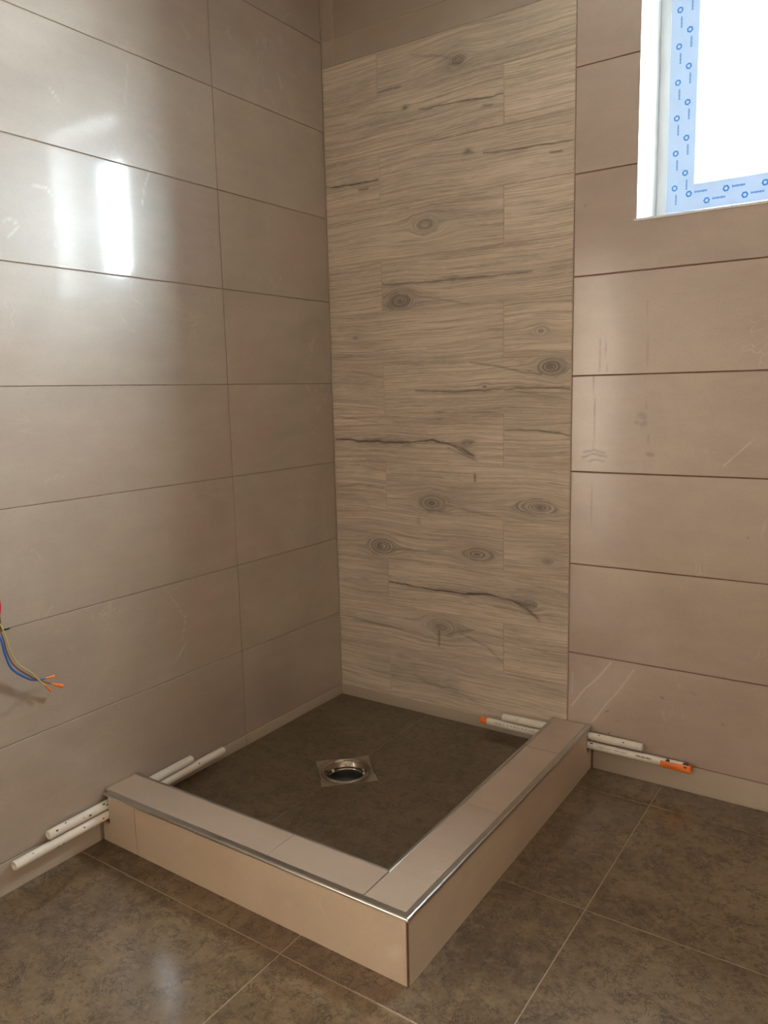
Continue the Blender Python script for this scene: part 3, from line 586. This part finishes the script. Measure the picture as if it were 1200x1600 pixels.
p3 = pipe((.7235, -ry, .1130), (1.2065, -ry, .1185), 'upper and shorter white plastic pipe running through the curb along the back wall', gr_, [(.425, .003, .6), (.345, .003, 1.1), (.06, .002, .5)])
p4 = pipe((.655, -ry - .003, .0850), (1.3400, -ry - .003, .0885), 'lower white plastic pipe along the back wall with orange ends', gr_, [(.185, .002, .5), (.235, .002, .3), (.39, .006, .9)])
# printed markings on the lower pipe, orange stopper and orange sleeve
A = Vector((.655, -ry - .003, .0850)); dr = (Vector((1.34, -ry - .003, .0885)) - A).normalized()
mb = MB()
def dash(s, L, h=.0028, ang=.45):
    q = []
    for ss in (s, s + L):
        for k in range(3):
            ph = ang + (k - 1) * h / 2 / PR_; q.append(tuple(A + dr * ss + (Vector((0, -1, 0)) * math.cos(ph) + Vector((0, 0, 1)) * math.sin(ph)) * (PR_ + .0002)))
    mb.add(q, [(0, 3, 4, 1), (1, 4, 5, 2)], 'greyp')
for k in range(11): dash(.045 + k * .014, .008, .0016)
mb.build('printed_marking', p4)['label'] = 'row of small dark printed dashes'; mb = MB()
for k in range(17): dash(.408 + k * .0062, .0036 if k % 4 else .0012, .0020)
mb.build('printed_marking', p4)['label'] = 'fine small printed lettering'; mb = MB()
for k in range(10): dash(.534 + k * .0050, .0036, .0046 if k % 3 else .0030)
mb.build('printed_marking', p4)['label'] = 'bolder dark printed lettering'
mb = MB(); tube_mb(mb, [A - dr * .016, A - dr * .015, A - dr * .010, A - dr * .006, A + dr * .001, A + dr * .010], [.0085, .0125, .0128, .0110, .0138, .0138], 'orange', 20); mb.build('end_cap', p4)['label'] = 'orange plastic stopper'
mb = MB(); n = 20; vs = []; fs = []     # open sleeve hugging the lower half of the pipe's end
for s in (.612, .614, .698, .700):
    rr = .0160 if s in (.614, .698) else .0150
    for k in range(n + 1):
        ph = -math.pi * 1.02 + k / n * math.pi * 1.24; wob = .1 * math.sin(s * 90 + 1) if k == n else 0; ph += wob
        vs.append(tuple(A + dr * s + (Vector((0, -1, 0)) * math.cos(ph) + Vector((0, 0, 1)) * math.sin(ph)) * rr))
for j in range(3):
    for k in range(n): fs.append((j * (n + 1) + k, j * (n + 1) + k + 1, (j + 1) * (n + 1) + k + 1, (j + 1) * (n + 1) + k))
mb.add(vs, fs, 'orange', smooth=True); sl = mb.build('pipe_sleeve', p4); sl['label'] = 'bright orange plastic sleeve'; sm = sl.modifiers.new('s', 'SOLIDIFY'); sm.thickness = .0022; sm.offset = 0
for s, rr, ang in ((.632, .0062, .95), (.686, .0098, .80)):
    mb = MB(); nrm = Vector((0, -1, 0)) * math.cos(ang) + Vector((0, 0, 1)) * math.sin(ang); c0 = A + dr * s
    tube_mb(mb, [c0 + nrm * (PR_ - .003), c0 + nrm * (PR_ + .002), c0 + nrm * (PR_ + .0035), c0 + nrm * (PR_ + .0036)], [rr, rr, rr * .8, rr * .35], 'greyp', 16); mb.build('screw_head', p4)['label'] = 'dark grey round screw head'

# ------------------------------------------------------------------ junction box and loose wires on the left wall
jb = thing('junction_box', 'red round electrical box sunk in the left wall at the loose wires', 'electrical box', (-.03, -1.44, .745))
mb = MB(); n = 40; cy, cz, r0 = -1.434, .748, .063; vs = []
for x, rr in ((.004, r0), (.0055, r0 - .002), (.004, r0 - .004), (-.045, r0 - .004), (-.047, r0 - .05), ):
    for k in range(n): a = 2 * math.pi * k / n; vs.append((x, cy + rr * math.cos(a), cz + rr * math.sin(a)))
for k in range(n): a = 2 * math.pi * k / n; vs.append((-.048, cy + r0 * math.cos(a), cz + r0 * math.sin(a)))
for k in range(n): a = 2 * math.pi * k / n; vs.append((.004, cy + r0 * math.cos(a), cz + r0 * math.sin(a)))
fs = [(j * n + k, j * n + (k + 1) % n, (j + 1) * n + (k + 1) % n, (j + 1) * n + k) for j in range(4) for k in range(n)] + [(5 * n + k, 5 * n + (k + 1) % n, 6 * n + (k + 1) % n, 6 * n + k) for k in range(n)]
fs += [tuple(4 * n + k for k in range(n))]
mb.add(vs, fs, 'red', smooth=True); mb.build('box_shell', jb)
mb = MB(); mb.box((-.10, -JB[0], JB[1]), (-.105, -JB[2], JB[3]), 'black'); mb.build('box_recess', jb)
mb = MB(); mb.box((-.004, -1.392, .6815), (.0006, -1.354, .6855), 'black'); mb.build('box_slot', jb)['label'] = 'narrow dark gap in the tile joint'
def smoothpath(pts, m_=6):
    P = [Vector(q) for q in pts]; P = [P[0] * 2 - P[1]] + P + [P[-1] * 2 - P[-2]]; out = []
    for i in range(1, len(P) - 2):
        for k in range(m_):
            t = k / m_; p0, p1, p2, p3_ = P[i - 1], P[i], P[i + 1], P[i + 2]
            out.append(.5 * ((2 * p1) + (p2 - p0) * t + (2 * p0 - 5 * p1 + 4 * p2 - p3_) * t * t + (3 * p1 - p0 - 3 * p2 + p3_) * t ** 3))
    out.append(P[-2]); return out
wires = [('blue_w', 0.0, [(-.020, -1.440, .740), (.022, -1.412, .712), (.030, -1.396, .676), (.032, -1.389, .632), (.032, -1.375, .590), (.031, -1.336, .552), (.03, -1.312, .540), (.03, -1.290, .537)], (.03, -1.266, .5300), 'blue insulated wire hanging out of the junction box', 'orange taped wire end'),
         ('brown_w', .0052, [(-.020, -1.435, .745), (.023, -1.405, .716), (.031, -1.391, .680), (.033, -1.384, .634), (.033, -1.368, .595), (.033, -1.330, .556), (.0315, -1.305, .536), (.031, -1.275, .518)], (.031, -1.243, .500), 'brown insulated wire between the blue and the striped one', 'orange wire end cap'),
         ('yg_w', .0, [(-.018, -1.428, .748), (.024, -1.399, .722), (.033, -1.386, .684), (.035, -1.378, .640), (.034, -1.360, .600), (.034, -1.325, .562), (.034, -1.308, .538), (.032, -1.293, .520)], (.031, -1.277, .4985), 'yellow and green striped wire hanging over the blue one', 'orange wire end')]
for k, (mt_, dz, pts, tip, lab, tl) in enumerate(wires):
    t = thing('electric_wire', lab, 'wire', pts[0], 'loose wires out of the junction box'); mb = MB(); sp = smoothpath(pts); tube_mb(mb, sp, (.0030, .0020, .0017)[k], mt_, 10); mb.build('wire_insulation', t)
    e0 = Vector(pts[-1]); e1 = Vector(tip)
    if k == 0: e1 = Vector((.03, -1.262, .5345)) 
    mb = MB(); wid = (.0030, .0055, .0032)[k]
    tube_mb(mb, [e0.lerp(e1, -.15), e0.lerp(e1, .2), e0.lerp(e1, .6), e0.lerp(e1, .97), e1], [.0012, .0026, wid * .8, wid, wid * .5], 'orange', 12); mb.build('wire_end', t)['label'] = tl
